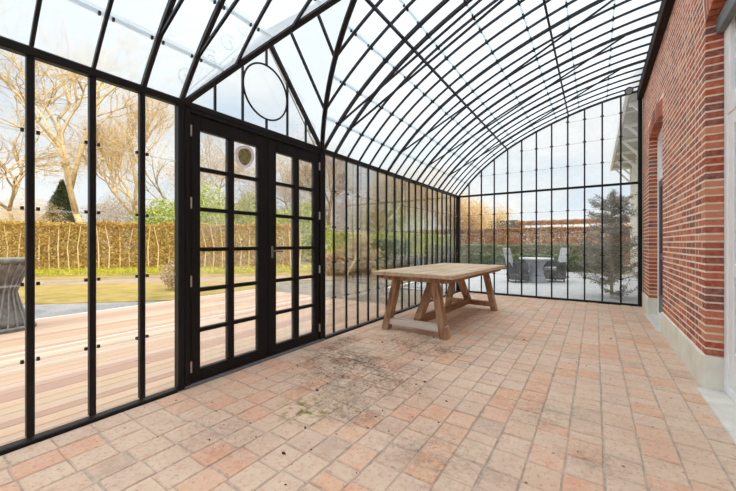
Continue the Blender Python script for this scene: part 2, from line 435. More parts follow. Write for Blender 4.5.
def house_door(name, d, upper, lower):
    r = tag(empty(name, (XW+REC-.012, (d[0]+d[1])/2, .012)), kind='structure')
    hw = (d[1]-d[0])/2-.004; zs = d[2]-.012; fw = .075; X0, X1 = 0., .07
    f = MB()
    for s_ in (-1, 1): f.cbox(X0, X1, min(s_*hw, s_*(hw-fw)), max(s_*hw, s_*(hw-fw)), 0, zs, .006)
    n = 14; pts = []
    ys = [-hw+2*hw*i/n for i in range(n+1)]
    top = [(y, zs-.004+d[3]*(1-(y/hw)**2)) for y in ys]
    low = [(y*(hw-fw)/hw, z-fw) for (y, z) in top]
    for i in range(n): f.prism([top[i], low[i], low[i+1], top[i+1]], 'x', X0, X1)
    f.cbox(X0+.001, X1, -hw+fw-.02, hw-fw+.02, 2.14, 2.235, .004)
    f.cbox(X0+.005, X1, -hw+fw, hw-fw, 0, .06, .006)
    f.build('door_frame', M['white'], r)
    poly = [(y, 2.22) for y in (-hw+fw-.01, hw-fw+.01)] + [(p[0]*1.012, p[1]+.01) for p in low[::-1]]
    MB().prism(poly, 'x', X0+.03, X0+.036).build('transom_pane', upper, r)
    fr = MB()
    for s_ in (-1, 1): fr.cbox(X0+.0015, X0+.05, min(s_*(hw-fw+.02), s_*(hw-fw-.06)), max(s_*(hw-fw+.02), s_*(hw-fw-.06)), 2.22, low[2][1], .004)
    fr.cbox(X0+.0025, X0+.05, -hw+fw-.01, hw-fw+.01, 2.225, 2.29, .004)
    fr.build('transom_sash', M['white'], r)
    lf = MB()
    for (a, b) in ((-hw+fw, -.004), (.004, hw-fw)):
        lf.cbox(X0+.01, X0+.055, a, a+.1, .06, 2.14, .005); lf.cbox(X0+.01, X0+.055, b-.1, b, .06, 2.14, .005)
        for (z0, z1) in ((.06,.34),(.9,1.0),(2.04,2.14)): lf.cbox(X0+.012, X0+.053, a+.1, b-.1, z0, z1, .004)
    lf.build('door_leaf', lower, r)
    g = MB()
    for (a, b) in ((-hw+fw, -.004), (.004, hw-fw)): g.box(X0+.03, X0+.036, a+.1, b-.1, .34, 2.04)
    g.build('door_pane', M['house_glass'], r)
    b2 = MB().box(X0+.1, X0+.12, -hw, hw, 0, zs+.1)
    b2.build('curtain', M['curtain'], r)
    return r
M['curtain'] = plain('pale curtain', (.66,.70,.72,1), .9)
M['whitepane'] = plain('white blind behind glass', (.72,.73,.72,1), .25)
house_door('door_2', D2, M['whitepane'], M['darkpanel'])
r3 = house_door('door_3', D3, M['whitepane'], M['white'])
MB().cbox(-.045, .0, -(D3[1]-D3[0])/2+.01, (D3[1]-D3[0])/2-.01, 2.80, 2.92, .006).build('head_flashing', M['zinc'], r3)
bm_ = MB().cbox(XBEAM, XW-.001, YMIN, YB+.02, 3.84, 4.03, .006).build('trim_3', M['beam']); tag(bm_, kind='structure')

# ------------------------------------------------------------------ glass side wall
LAPS = [.05,.48,.93,1.375,1.83,2.268]
def clip_mesh(mb, x, y, z, s_): mb.box(x-.004, x+.014, y+s_*.034-.007, y+s_*.034+.007, z-.010, z+.010)
wl = tag(empty('wall_left'), kind='structure')
MB().cbox(XL-.035, XL+.035, YMIN, YD0-.05, -.02, .022, .006).build('sill_rail', M['iron'], wl)
MB().cbox(XL-.035, XL+.035, YD1+.03, YB, -.02, .022, .006).build('sill_rail', M['iron'], wl)
MB().cbox(XL-.03, XL+.032, YMIN, YB+.02, HR-.028, HR+.028, .008).build('eaves_rail', M['iron'], wl)
YBARS_F = [1.4054-.2948*i for i in range(1, 8) if 1.4054-.2948*i > YMIN]
YBARS_R = [3.3015+.2611*i for i in range(18)]
for i, y in enumerate(YBARS_F+YBARS_R):
    front = i < len(YBARS_F)
    w = .036 if front else .022
    b = MB().cbox(XL-(.028 if front else .018), XL+(.018 if front else .010), y-w/2, y+w/2, .03, HR-.02, .006).build('glazing_bar', M['iron'], wl)
    if front:
        for z in LAPS[1:-1]:
            for s_ in (-1, 1):
                c = MB(); clip_mesh(c, XL-.004, y, z, s_); c.build('clip', M['clip'], b)
    else:
        c = MB()
        for z in LAPS[1:-1]:
            for s_ in (-1, 1): clip_mesh(c, XL-.004, y, z, s_*.8)
        c.build('clips', M['clip'], b)
for (y, w) in ((YD0-.025, .05), (YD1+.012, .035)):
    MB().cbox(XL-.035, XL+.035, y-w/2, y+w/2, 0, HR-.02, .006).build('door_post', M['iron'], wl)
MB().cbox(XL-.04, XL+.045, YB-.045, YB+.045, 0, HR, .008).build('corner_post', M['iron'], wl)
def bay(y0, y1):
    g = MB()
    for k in range(5):
        g.box(XL-.010-.004*(k % 2), XL-.006-.004*(k % 2), y0, y1, LAPS[k]-(.012 if k else .02), LAPS[k+1])
    pn = g.build('glass_pane', M['glass'], wl)
    lp = MB()
    for z in LAPS[1:-1]: lp.box(XL-.005, XL-.003, y0, y1, z-.012, z)
    lp.build('lap_edges', M['lap_wall'], pn)
    return pn
ys = sorted(YBARS_F)+[YD0-.05]
for a, b in zip(ys[:-1], ys[1:]): bay(a, b)
ys = [YD1+.02]+YBARS_R+[YB-.04]
for a, b in zip(ys[:-1], ys[1:]): bay(a, b)

# ------------------------------------------------------------------ end wall
wb = tag(empty('wall_back'), kind='structure')
MB().cbox(XL+.04, XW-.02, YB-.03, YB+.03, -.02, .04, .008).build('sill_rail', M['iron'], wb)
MB().cbox(XL+.04, XW-.05, YB-.022, YB+.022, HR-.022, HR+.022, .006).build('cross_rail', M['iron'], wb)
XB = [-2.4928+.2895*i for i in range(11)]
for x in XB:
    b = MB().cbox(x-.0135, x+.0135, YB-.018, YB+.018, .03, zarc(x)-.01, .005).build('glazing_bar', M['iron'], wb)
    for k in range(1, 9):
        z = .03+.4517*k
        if z > zarc(x)-.1 or k == 5: continue
        for s_ in (-1, 1):
            MB().box(x+s_*.022-.008, x+s_*.022+.008, YB-.030, YB-.012, z-.011, z+.011).build('clip', M['clip'], b)
MB().cbox(XW-.075, XW-.012, YB-.05, YB+.04, 0, 3.86, .008).build('wall_post', M['iron'], wb)
xe = [XL+.03]+XB+[XW-.06]
for a, b in zip(xe[:-1], xe[1:]):
    g = MB(); ztop = [zarc(a)-.005, zarc(b)-.005]
    k = 0; z = .03
    while z < min(ztop)-.02:
        z1 = .03+.4517*(k+1); o = YB+.004*(k % 2)
        if z1 > min(ztop)-.1:
            g.prism([(a,z-.01),(b,z-.01),(b,ztop[1]),(a,ztop[0])], 'y', o, o+.004); break
        g.box(a, b, o, o+.004, z-.01, z1); z = z1; k += 1
    pn = g.build('glass_pane', M['glass_end'], wb); lp = MB()
    for k in range(1, 9):
        z = .03+.4517*k
        if z < min(ztop)-.1: lp.box(a, b, YB-.003, YB-.001, z-.012, z)
    lp.build('lap_edges', M['lap_wall'], pn)

# ------------------------------------------------------------------ roof
ce = tag(empty('ceiling'), kind='structure')
SL = (APEX-HR)/((YD1-YD0)/2)
def dorm_z(y): return APEX-SL*abs(y-YC)
def valley_x(y):
    z = dorm_z(y); lo, hi = XL, .6
    for _ in range(40):
        m = (lo+hi)/2
        if zarc(m) < z: lo = m
        else: hi = m
    return lo
YR_DOOR = [YC-.556, YC-.278, YC, YC+.278, YC+.556]
TIES = [YBARS_F[0], YD0-.02, YD1+.015, YBARS_R[0], YBARS_R[5], YBARS_R[9], YBARS_R[13]]
ribs = [(y, XL) for y in YBARS_F+[YD0-.02]+[YD1+.015]+YBARS_R+[YB]] + [(y, valley_x(y)) for y in YR_DOOR]
for (y, x0) in ribs:
    tie = y in TIES; end = y == YB
    n = 28; pts = [(x0+(XBEAM+.02-x0)*i/n, y, zarc(x0+(XBEAM+.02-x0)*i/n)) for i in range(n+1)]
    w, h = (.030, .036) if tie else ((.03,.04) if end else (.019, .024))
    r = MB().sweep(pts, w, h, (0,1,0)).build('rib', M['roof_iron'], ce)
    c = MB()
    for x in (-2.516,-2.216,-1.866,-1.466,-1.066,-.666,-.266,.184):
        if x < x0+.1: continue
        z = zarc(x)
        for s_ in (-1, 1): c.box(x-.009, x+.009, y+s_*.036-.006, y+s_*.036+.006, z-.006, z+.016)
    c.build('clips', M['clip'], r)
    if tie:
        a, b = -2.5, .33
        MB().bar((a, y, zarc(a)-.012), (b, y, zarc(b)-.012), .017, .02).build('tie_rod', M['roof_iron'], ce)
for x in (-1.618, -.45):
    z = zarc(x)-.028
    y0 = YMIN
    MB().bar((x, YMIN, z), (x, YB-.01, z), .022, .026).build('purlin', M['roof_iron'], ce)
XSEG = [XL, -2.5, -2.2, -1.85, -1.45, -1.05, -.65, -.25, .2, XBEAM+.02]
def xr(k, lo):      # clip the pane to the valley
    return max(XSEG[k], lo)
yl = sorted([y for (y, _) in ribs if y > YMIN]+[YMIN])
yl = sorted(set([YMIN]+[y for (y, _) in ribs]))
for y0, y1 in zip(yl[:-1], yl[1:]):
    inside = y0 > YD0-.1 and y1 < YD1+.1
    l0 = valley_x(min(max(y0,YD0),YD1)) if inside else XL
    l1 = valley_x(min(max(y1,YD0),YD1)) if inside else XL
    g = MB(); lp = MB(); ny = 8 if inside else 1
    for j in range(ny):
        ya, yb = y0+(y1-y0)*j/ny, y0+(y1-y0)*(j+1)/ny
        la = valley_x(min(max(ya,YD0),YD1)) if inside else XL
        lb = valley_x(min(max(yb,YD0),YD1)) if inside else XL
        lm = max(la, lb) if inside else XL
        for k in range(len(XSEG)-1):
            a, b = XSEG[k]-(.032 if k else 0), XSEG[k+1]
            if b <= lm+.005: continue
            if XSEG[k] <= lm: a = lm
            n = 5; off = .016+.004*(k % 2); vs = []; fs = []
            for i in range(n+1):
                x = a+(b-a)*i/n
                for t_ in (0, .004):
                    xa, xb_ = (la if inside and i == 0 and a == lm else x), (lb if inside and i == 0 and a == lm else x)
                    vs += [(xa, ya, zarc(xa)+off+t_), (xb_, yb, zarc(xb_)+off+t_)]
            for i in range(n):
                p = 4*i; q = p+4
                fs += [(p,q,q+1,p+1),(p+2,p+3,q+3,q+2),(p,p+2,q+2,q),(p+1,q+1,q+3,p+3)]
            fs += [(0,1,3,2),(4*n,4*n+2,4*n+3,4*n+1)]
            g.add(vs, fs)
            if k and XSEG[k] > lm+.02:
                x = XSEG[k]-.016; dzx = (zarc(x+.01)-zarc(x-.01))/.02
                q = [(x+d, zarc(x)+dzx*d+.009+t_) for (d, t_) in ((-.007,0),(.007,0),(.007,.003),(-.007,.003))]
                lp.prism(q, 'y', ya, yb)
    pn = g.build('roof_pane', M['milky'], ce)
    if lp.v: lp.build('lap_edges', M['lap_roof'], pn)

# ------------------------------------------------------------------ dormer gable over the doors
dg = empty('dormer_gable', (XL, YC, HR))
tag(dg, 'black iron dormer gable with a ring in its glazing, over the double doors', 'dormer')
def L(p): return (p[0]-XL, p[1]-YC, p[2]-HR)
XR = valley_x(YC)
MB().bar(L((XL-.03,YC,APEX-.005)), L((XR,YC,APEX-.005)), .035, .05).build('ridge', M['roof_iron'], dg)
for s_ in (-1, 1):
    ye = YC+s_*(YD1-YD0)/2
    MB().bar(L((XL,ye,HR+.005)), L((XL,YC,APEX-.035)), .04, .034).build('gable_rafter', M['iron'], dg)
    pts = []
    for i in range(15):
        y = ye+(YC-ye)*i/14; x = valley_x(y); pts.append(L((x,y,zarc(x)-.005)))
    MB().tube(pts, .027, 8).build('valley_rafter', M['roof_iron'], dg)
    for k in (.278, .556):
        x = valley_x(YC+s_*k)
        MB().bar(L((x,YC,APEX)), L((x,YC+s_*k,dorm_z(YC+k))), .02, .026).build('jack_rafter', M['roof_iron'], dg)
    mbp = MB(); n = 12; vs = []
    for t_ in (.022, .026):
        for i in range(n+1):
            y = ye+(YC-ye)*i/n
            vs += [L((XL-.02, y, dorm_z(y)+t_)), L((max(valley_x(y), XL-.019), y, dorm_z(y)+t_))]
    m = 2*(n+1); fs = [(0,1,m+1,m), (2*n,m+2*n,m+2*n+1,2*n+1)]
    for i in range(n):
        p = 2*i; fs += [(p,p+2,p+3,p+1), (m+p,m+p+1,m+p+3,m+p+2), (p,m+p,m+p+2,p+2), (p+1,p+3,m+p+3,m+p+1)]
    mbp.add(vs, fs); mbp.build('roof_pane', M['milky'], dg)
def gbar(y, z0, z1): MB().cbox(-.014,.014,y-YC-.008,y-YC+.008,z0-HR,z1-HR,.003).build('gable_bar', M['iron'], dg)
RC, RR = 2.70, .272
for k in (.556, .278): 
    for s_ in (-1, 1): gbar(YC+s_*k, HR+.02, dorm_z(YC+k)-.01)
gbar(YC, RC+RR-.005, APEX-.02); gbar(YC, HR+.02, RC-RR+.005)
MB().tube([(0, RR*math.cos(2*math.pi*i/48), RC-HR+RR*math.sin(2*math.pi*i/48)) for i in range(49)], .0095, 8).build('ring', M['iron'], dg)
MB().prism([(YD0-YC,.02),(YD1-YC,.02),(0,APEX-HR-.01)], 'x', -.012, -.008).build('gable_pane', M['glass'], dg)
def spiral(c, s_, r=.085, turns=1.35, tail=.12):
    p = []
    for i in range(26):
        t = i/25; a = 2*math.pi*turns*t; rr = r*(.22+.78*t)
        p.append((c[0], c[1]+s_*rr*math.cos(a), c[2]+rr*math.sin(a)))
    return p
for s_ in (-1, 1):          # pale scroll cresting standing along the slopes outside the glass
    for f in (.14, .40, .62, .84):
        y = s_*(.80-.80*f)+s_*.06; z = (APEX-HR)*f+.13
        MB().tube(spiral((-.10, y, z), s_), .007, 6).build('scroll', M['scroll'], dg)
    for f in (.08,.9):
        MB().tube([(-.10, s_*(.83-.83*f)+s_*.02, (APEX-HR)*f+.03), (-.02, s_*(.83-.83*f), (APEX-HR)*f)], .007, 6).build('scroll_stay', M['scroll'], dg)
    MB().tube([(-.10, s_*.83, .05), (-.10, s_*.02, APEX-HR+.05)], .007, 6).build('scroll_stay', M['scroll'], dg)

# ------------------------------------------------------------------ double glass doors
d1 = tag(empty('door_1', (XL, YC, 0)), kind='structure')
zb0, ph, mt = .118, .306, .0335
RZ = [(.122+i*(.3035+.0345), .122+i*(.3035+.0345)+.3035) for i in range(6)]
fr = MB()
fr.cbox(-.04,.035, YD0-YC+.0, 1.452-YC, 0, HR-.03, .005); fr.cbox(-.04,.035, 3.002-YC, YD1-YC, 0, HR-.03, .005)
fr.cbox(-.04,.035, 1.452-YC, 3.002-YC, 2.235, HR-.03, .005)
fr.build('door_frame', M['door_black'], d1)
MB().cbox(-.05,.045, YD0-YC, YD1-YC, -.02, .018, .004).build('threshold', M['zinc'], d1)
def leaf(y0, y1, g, hinge, handle):
    l = MB(); X0, X1 = -.03, .022; zt = 2.23
    l.cbox(X0,X1,y0,g[0],.022,zt,.004); l.cbox(X0,X1,g[3],y1,.022,zt,.004)
    l.cbox(X0,X1,g[0],g[3],.022,RZ[0][0],.004); l.cbox(X0,X1,g[0],g[3],RZ[-1][1],zt,.004)
    l.cbox(X0,X1,g[1],g[2],RZ[0][0],RZ[-1][1],.004)
    for (a, b) in zip(RZ[:-1], RZ[1:]): l.cbox(X0+.004,X1-.004,g[0],g[3],a[1],b[0],.004)
    o = l.build('door_leaf', M['door_black'], d1)
    p = MB(); p.box(-.006,-.002,g[0]-.005,g[3]+.005,RZ[0][0]-.005,RZ[-1][1]+.005)
    p.build('glazing', M['glass_door'], o)
    for z in (.16,.86,1.5,2.09):
        MB().tube([(X1+.006,hinge,z-.045),(X1+.006,hinge,z+.045)], .009, 8).build('hinge', M['steel'], o)
    return o
leaf(1.456-YC, YC-.004-YC, [v-YC for v in (1.539,1.798,1.859,2.123)], 1.456-YC, False)
lf = leaf(YC+.004-YC, 2.998-YC, [v-YC for v in (2.347,2.598,2.673,2.915)], 2.998-YC, True)
hd = MB(); yh = 2.29-YC
hd.cbox(.022,.03,yh-.014,yh+.014,1.02,1.14,.003); hd.tube([(.026,yh,1.09),(.07,yh,1.09),(.072,yh+.1,1.088)], .009, 8)
hd.build('door_handle', M['zinc'], lf)
st = MB()  # white oval rim with an olive centre, flat on the pane
sy, sz = 1.985-YC, 1.995
for (r0, r1, x) in ((.085, .125, .0), ):
    k = 28; vs = []
    for xx in (-.002, .0005):
        for j in range(k):
            t = 2*math.pi*j/k; w = 1+.10*math.sin(2*t+.6)+.05*math.sin(3*t)
            vs.append((xx, sy+.80*r0*w*math.cos(t), sz+r0*w*math.sin(t))); vs.append((xx, sy+.78*r1*w*math.cos(t), sz+.92*r1*w*math.sin(t)))
    fs = []
    for j in range(k):
        n2 = (j+1) % k
        fs += [(2*j,2*n2,2*n2+1,2*j+1), (2*k+2*j,2*k+2*j+1,2*k+2*n2+1,2*k+2*n2), (2*j+1,2*n2+1,2*k+2*n2+1,2*k+2*j+1), (2*j,2*k+2*j,2*k+2*n2,2*n2)]
    st.add(vs, fs)
tag(st.build('oval_rim', M['white'], d1), 'white rimmed oval on a door pane')
s2 = MB(); k = 28
poly = [(sy+.80*.086*(1+.10*math.sin(2*t+.6)+.05*math.sin(3*t))*math.cos(t), sz+.086*(1+.10*math.sin(2*t+.6)+.05*math.sin(3*t))*math.sin(t)) for t in [2*math.pi*j/k for j in range(k)]]
s2.prism(poly, 'x', -.0015, .0); s2.build('oval_centre', plain('olive patch', (.22,.20,.08,1), .7, 0, .5, 30), d1)

# soil crumbs and bits of leaf lying about on the tiles
cr = MB()
for i in range(120):
    if i < 85: x, y = random.gauss(-1.75,.5), random.gauss(2.4,.8)
    else: x, y = random.uniform(XL+.1,.5), random.uniform(.8,7)
    if not (XL+.08 < x < .55 and .5 < y < 7.6): continue
    R_ = random.uniform(.002,.007) if random.random() < .88 else random.uniform(.008,.015)
    k = 6; top = []; bot = []
    for j in range(k):
        a = 2*math.pi*j/k; q = R_*random.uniform(.6,1.3); bot.append((x+q*1.3*math.cos(a), y+q*math.sin(a), .001)); top.append((x+q*.8*math.cos(a), y+q*.6*math.sin(a), .002+R_*.6))
    cr.add(bot+top, [tuple(range(k))[::-1], tuple(range(k,2*k))]+[(j,(j+1)%k,k+(j+1)%k,k+j) for j in range(k)])
tag(cr.build('soil_crumbs', plain('dry soil', (.05,.04,.03,1), .95)), 'dark soil crumbs and leaf bits scattered on the tiles before the doors', 'debris', kind='stuff')

# ------------------------------------------------------------------ trestle table
TB = (-1.915, 5.02, 0); TR = math.radians(-1.8)
tb = empty('trestle_table', TB, TR)
tag(tb, 'long weathered wooden trestle table with splayed legs, on the tiled floor', 'table')
Lh, Wh, TT = 1.205, .575, .79
tp = MB(); nb = 5; bw = 2*Wh/nb
for i in range(nb):
    e = random.uniform(-.008,.008)
    tp.cbox(-Wh+i*bw+.001, -Wh+(i+1)*bw-.001, -Lh+.0+e, Lh+e, TT-.048+random.uniform(-.001,.001), TT+random.uniform(-.0012,.0012), .004)
tp.build('tabletop', M['top_wood'], tb)
ap = MB()
for s_ in (-1, 1): ap.cbox(min(s_*(Wh-.06),s_*(Wh-.10)), max(s_*(Wh-.06),s_*(Wh-.10)), -Lh+.07, Lh-.07, TT-.10, TT-.047, .004)
ap.build('apron', M['rail_wood'], tb)
def skew_leg(p, q, w, d):
    b = MB(); vs = []
    for (c, k) in ((p, 1.0), (q, .92)):
        for (i, j) in ((-1,-1),(1,-1),(1,1),(-1,1)): vs.append((c[0]+i*w*k/2, c[1]+j*d*k/2, c[2]))
    b.add(vs, [(3,2,1,0),(4,5,6,7),(0,1,5,4),(1,2,6,5),(2,3,7,6),(3,0,4,7)]); return b
for s_ in (-1, 1):
    yt = s_*(Lh-.16)
    MB().cbox(-.46, .46, yt-.05, yt+.05, TT-.115, TT-.047, .005).build('bearer', M['leg_wood'], tb)
    for t_ in (-1, 1):
        skew_leg((t_*.425, s_*(Lh-.13), 0), (t_*.28, s_*(Lh-.165), TT-.112), .092, .115).build('leg', M['leg_wood'], tb)
    o = MB().cbox(-.44, .44, yt-.06, yt+.05, .075, .155, .006).build('cross_rail', M['pale_wood'] if s_ < 0 else M['leg_wood'], tb)
    if s_ < 0: tag(o, 'bleached grey cross rail')
    MB().bar((0, s_*(Lh-.24), .15), (0, s_*(Lh-.80), TT-.05), .085, .10, (0,1,0)).build('brace', M['leg_wood'], tb)
MB().cbox(-.045, .045, -Lh+.2, Lh-.2, .10, .185, .006).build('stretcher', M['rail_wood'], tb)
MB().cbox(-.05,.05,-.75,.75,TT-.11,TT-.047,.004).build('centre_bearer', M['rail_wood'], tb)

# ------------------------------------------------------------------ two small lamps under the roof
def lamp(loc, m, label):
    r = empty('spot_lamp', loc); tag(r, label, 'lamp', None); r.rotation_euler.x = math.radians(-62)
    MB().lathe([(.012,.145),(.012,.04)][::-1], k=10).build('stem', M['roof_iron'], r)
    sh_ = MB().lathe([(.03,-.055),(.06,-.05),(.066,-.01),(.05,.03),(.02,.05)], k=24).build('shade', m, r, True)
    MB().lathe([(.004,-.058),(.05,-.053),(.05,-.048),(.004,-.046)], k=20).build('lens', M['soffit'], sh_)
lamp((.50, 7.61, zarc(.50)-.075), M['iron'], 'small black round lamp under the roof beside the end wall')
lamp((.29, YBARS_R[5]-.13, zarc(.29)-.075), M['rust'], 'small copper coloured round lamp under the roof, away from the end wall')

# ------------------------------------------------------------------ deck and garden ground
dk = tag(empty('deck'), kind='structure')
mb = MB(); x = XL-.06; w = .142
while x > -7.3:
    y = -6.
    while y < 5.7:
        L_ = random.uniform(4.2, 6.5); e = min(y+L_, 5.715)
        mb.cbox(x-w+.003, x-.003, y, e-.003, -.075, -.04, .004)
        y = e
    x -= w; w = random.choice((.10,.142,.142,.19))
mb.build('boards', M['deck'], dk)
MB().box(-7.36, XL-.04, -6, 5.70, -.12, -.07).build('frame', M['bark_dark'], dk)
MB().cbox(-5.262, -5.215, -6, 5.71, -.07, -.037, .001).build('strip', M['deckline'], dk)  # pale strip running the length of the deck
MB().cbox(-7.385, -7.33, -6, 5.74, -.12, -.034, .004).build('strip', M['deckline'], dk)

gd = MB().box(-80, 60, -60, 120, -.5, -.13).build('ground', M['soil']); tag(gd, kind='structure')
Dv, Nv = Vector((.72,.694,0)), Vector((-.694,.72,0))
def SN(s_, n, z=0): return tuple(Dv*s_+Nv*n+Vector((0,0,z)))
def band(name, n0, n1, s0, s1, z, m):
    b = MB(); q = [SN(s0,n0), SN(s1,n0), SN(s1,n1), SN(s0,n1)]
    b.prism([(p[0],p[1]) for p in q], 'z', -.2, z); o = b.build(name, m); return tag(o, kind='structure')
band('gravel_strip', 3.0, 8.15, -30, -2.9, -.118, M['gravel'])
band('lawn', 8.15, 11.8, -34, -1.5, -.10, M['lawn'])
band('path', 11.8, 13.6, -34, 3, -.112, M['path'])
band('hedge_bank', 13.6, 40, -50, 4, -.105, M['lawn'])
te = MB().box(-4.4, 1.2, YB+.06, 16.5, -.2, -.04).build('terrace', M['paver']); tag(te, kind='structure')
MB_ = MB().box(-4.55, -4.4, YB-.5, 16.6, -.2, .02).build('kerb', M['sill']); tag(MB_, kind='structure')
far = MB().box(-40, 1.2, 16.7, 60, -.2, -.09).build('far_lawn', M['lawn']); tag(far, kind='structure')
pv = MB().box(-7.4, XL-.06, 5.75, YB+.5, -.2, -.09).build('side_paving', M['bed']); tag(pv, kind='structure')

# ------------------------------------------------------------------ plants
def hedge(name, s_pts, n0, n1, z0, z1, N, size, m, label, cat='hedge', stem=None, top=.12, mapf=None, group=None):
    """leafy slab; local coords s along, n across"""
    mapf = mapf or SN
    r = empty(name, mapf((s_pts[0]+s_pts[1])/2, (n0+n1)/2, z0))
    org = Vector(r.location)
    s_ = rng.uniform(s_pts[0], s_pts[1], N); f = rng.random(N)
    shell = rng.random(N) < .75
    n = np.where(shell, np.where(rng.random(N) < .62, n0+rng.random(N)*.12, n1-rng.random(N)*.12), rng.uniform(n0,n1,N))
    zt = z1+top*(np.sin(s_*1.9)+np.sin(s_*4.7+1))*.3+rng.normal(size=N)*top*.4
    z = z0+(zt-z0)*np.where(rng.random(N) < .2, 1-.08*rng.random(N), f)
    P = np.array([mapf(a, b, c) for a, b, c in zip(s_, n, z)])-np.array(org)
    MB().cards(P, size).build('foliage', m, r)
    if stem:
        t = MB(); k = stem[0]; ss = np.linspace(s_pts[0], s_pts[1], k)
        for a in ss:
            nn = n0-.03+random.uniform(-.05,.1); p0 = Vector(mapf(a, nn, z0-.02))-org
            p1 = Vector(mapf(a+random.uniform(-.1,.1), nn, z0+(z1-z0)*.5))-org; p2 = Vector(mapf(a+random.uniform(-.2,.2), nn, z1-.1))-org
            t.tube([p0,p1,p2], [stem[1],stem[1]*.8,stem[1]*.5], 6)
        t.build('stems', stem[2], r)
    tag(r, label, cat, group); return r

def grow(p, d, L_, r, depth, segs, tips, spread, up, kids, minr=.006):
    n = 4; pts = [p.copy()]; q = p.copy(); dd = d.copy()
    for i in range(n):
        dd = (dd+Vector((random.gauss(0,1),random.gauss(0,1),random.gauss(0,1)))*.13+Vector((0,0,up*.05))).normalized()
        q = q+dd*(L_/n); pts.append(q.copy())
    segs.append((pts, [max(minr, r*(1-.45*i/n)) for i in range(n+1)], depth))
    if depth == 0: tips.extend(pts[1:]); return
    for k in range(kids):
        t = random.uniform(.45, 1.0) if k else 1.0
        i = min(n, max(1, round(t*n))); b = pts[i]
        axis = Vector((random.gauss(0,1),random.gauss(0,1),random.gauss(0,.5))).normalized()
        nd = (dd+axis*spread*(1 if k else .45)+Vector((0,0,up*.2))).normalized()
        grow(b, nd, L_*random.uniform(.58,.82), max(minr, r*(.62 if k else .68)), depth-1, segs, tips, spread, up, kids, minr)
def bare_tree(name, loc, h, r, label, bark_m, twig_m=None, depth=5, kids=3, spread=.75, up=.6, twigN=0, twigs=.1, lean=(0,0), seed=1, minr=.007, sig=.35, group=None, trunk=.3):
    random.seed(seed)
    o = empty(name, loc); tag(o, label, 'tree', group); segs = []; tips = []
    grow(Vector((0,0,0)), Vector((lean[0],lean[1],1)).normalized(), h*trunk, r, depth, segs, tips, spread, up, kids, minr)
    parts = []
    for pts, rs, dp in segs:
        if dp == depth: parts.append(('trunk', MB()))
        elif dp == depth-1: parts.append(('limb', MB()))
        parts[-1][1].tube(pts, rs, 7 if dp >= depth-1 else (5 if dp > 1 else 3), cap=dp >= depth-1)
    for nm, mb_ in parts: mb_.build(nm, bark_m, o, True)
    if twigN:
        T = np.array([tuple(t) for t in tips]); idx = rng.integers(0, len(T), twigN)
        MB().cards(T[idx]+rng.normal(size=(twigN,3))*sig, twigs, aspect=.35).build('twigs', twig_m, o)
    return o
def bush(name, loc, rad, N, size, m, label, cat='shrub', stem=None, cone=False, group=None, aspect=.6):
    o = empty(name, loc); tag(o, label, cat, group)
    u = rng.normal(size=(N,3)); u /= np.linalg.norm(u,axis=1)[:,None]
    R = (rng.random(N)**.33)*(1+.18*np.sin(5*u[:,0]+3)*np.cos(4*u[:,2]+2*u[:,1]))
    P = u*R[:,None]*np.array(rad)
    if cone:
        h = rng.random(N); a = rng.uniform(0, 2*math.pi, N); rr = (1-h)**.9*(.55+.45*rng.random(N))*(1+.22*np.sin(a*5+h*23))
        P = np.stack([rr*rad[0]*np.cos(a), rr*rad[1]*np.sin(a), h*2*rad[2]-.12*rr], 1)+np.array([0,0,.15])
    else: P += np.array([0,0,rad[2]*1.02])
    MB().cards(P, size, aspect=aspect).build('foliage', m, o)
    t = MB(); t.tube([(0,0,-.05),(0.02,0,rad[2]*.6),(0,.02,rad[2]*1.3)], [max(.02,rad[0]*.07),max(.018,rad[0]*.05),.012], 7)
    t.build('trunk', M['bark_dark'], o); return o

# helper: a spot in the garden seen at compass angle from the room and range r
YAW = .5953
def spot(u, depth):
    a = (u-368)/335.56; c, s_ = math.cos(YAW), math.sin(YAW)
    return (c*a*depth-s_*depth, s_*a*depth+c*depth, -.12)

hedge('beech_hedge', (-24, -.5), 16.85, 17.9, -.1, 2.05, 60000, .085, M['beech'], 'clipped golden beech hedge with upright stems, beyond the lawn outside the left glass wall', stem=(60,.03,M['bark_gold']), top=.14)
# sunlit grass in front of the hedge
gN = 9000; s_ = rng.uniform(-26, 1, gN); n_ = rng.uniform(14.6, 16.8, gN)
P = np.array([SN(a,b,-.06+.16*rng.random()) for a,b in zip(s_,n_)])
tag(MB().cards(P, .10, aspect=.3).build('grass', M['grass']), 'bright yellow green grass along the foot of the golden hedge', 'grass', kind='stuff')

bare_tree('sycamore', spot(91, 20), 16, .23, 'tall bare tree with a pale forked trunk, behind the golden hedge', M['bark_gold'], M['twig_gold'], 7, 3, .85, .3, 6000, .05, (-.06,.06), 5, .009, .3, trunk=.42)
bare_tree('bare_tree', spot(8, 19), 12, .14, 'bare spreading tree at the left edge, above the golden hedge', M['bark_gold'], M['twig_gold'], 6, 3, .85, .25, 4500, .05, (.1,0), 14, .008, .4, trunk=.27)
bare_tree('larch', spot(143, 27), 17, .20, 'tall golden feathery tree between the bare tree and the doors', M['bark_gold'], M['twig_gold'], 6, 3, .5, .9, 42000, .055, (0,0), 23, .010, .6, trunk=.26)
bare_tree('birch', spot(178, 24), 14, .14, 'small golden twiggy tree beside the left door post', M['bark_grey'], M['twig_gold'], 5, 3, .8, .4, 7000, .09, (0,0), 31, .009, .5, trunk=.28)
bush('spruce', spot(62, 27), (2.1,2.1,3.1), 14000, .15, M['conifer'], 'dark green conifer behind the golden hedge, right of the first glazing bar', 'tree', cone=True, aspect=.3)
bush('holly', spot(162, 22), (1.9,1.6,2.0), 7000, .12, M['evergreen'], 'rounded green bush rising over the golden hedge near the doors')
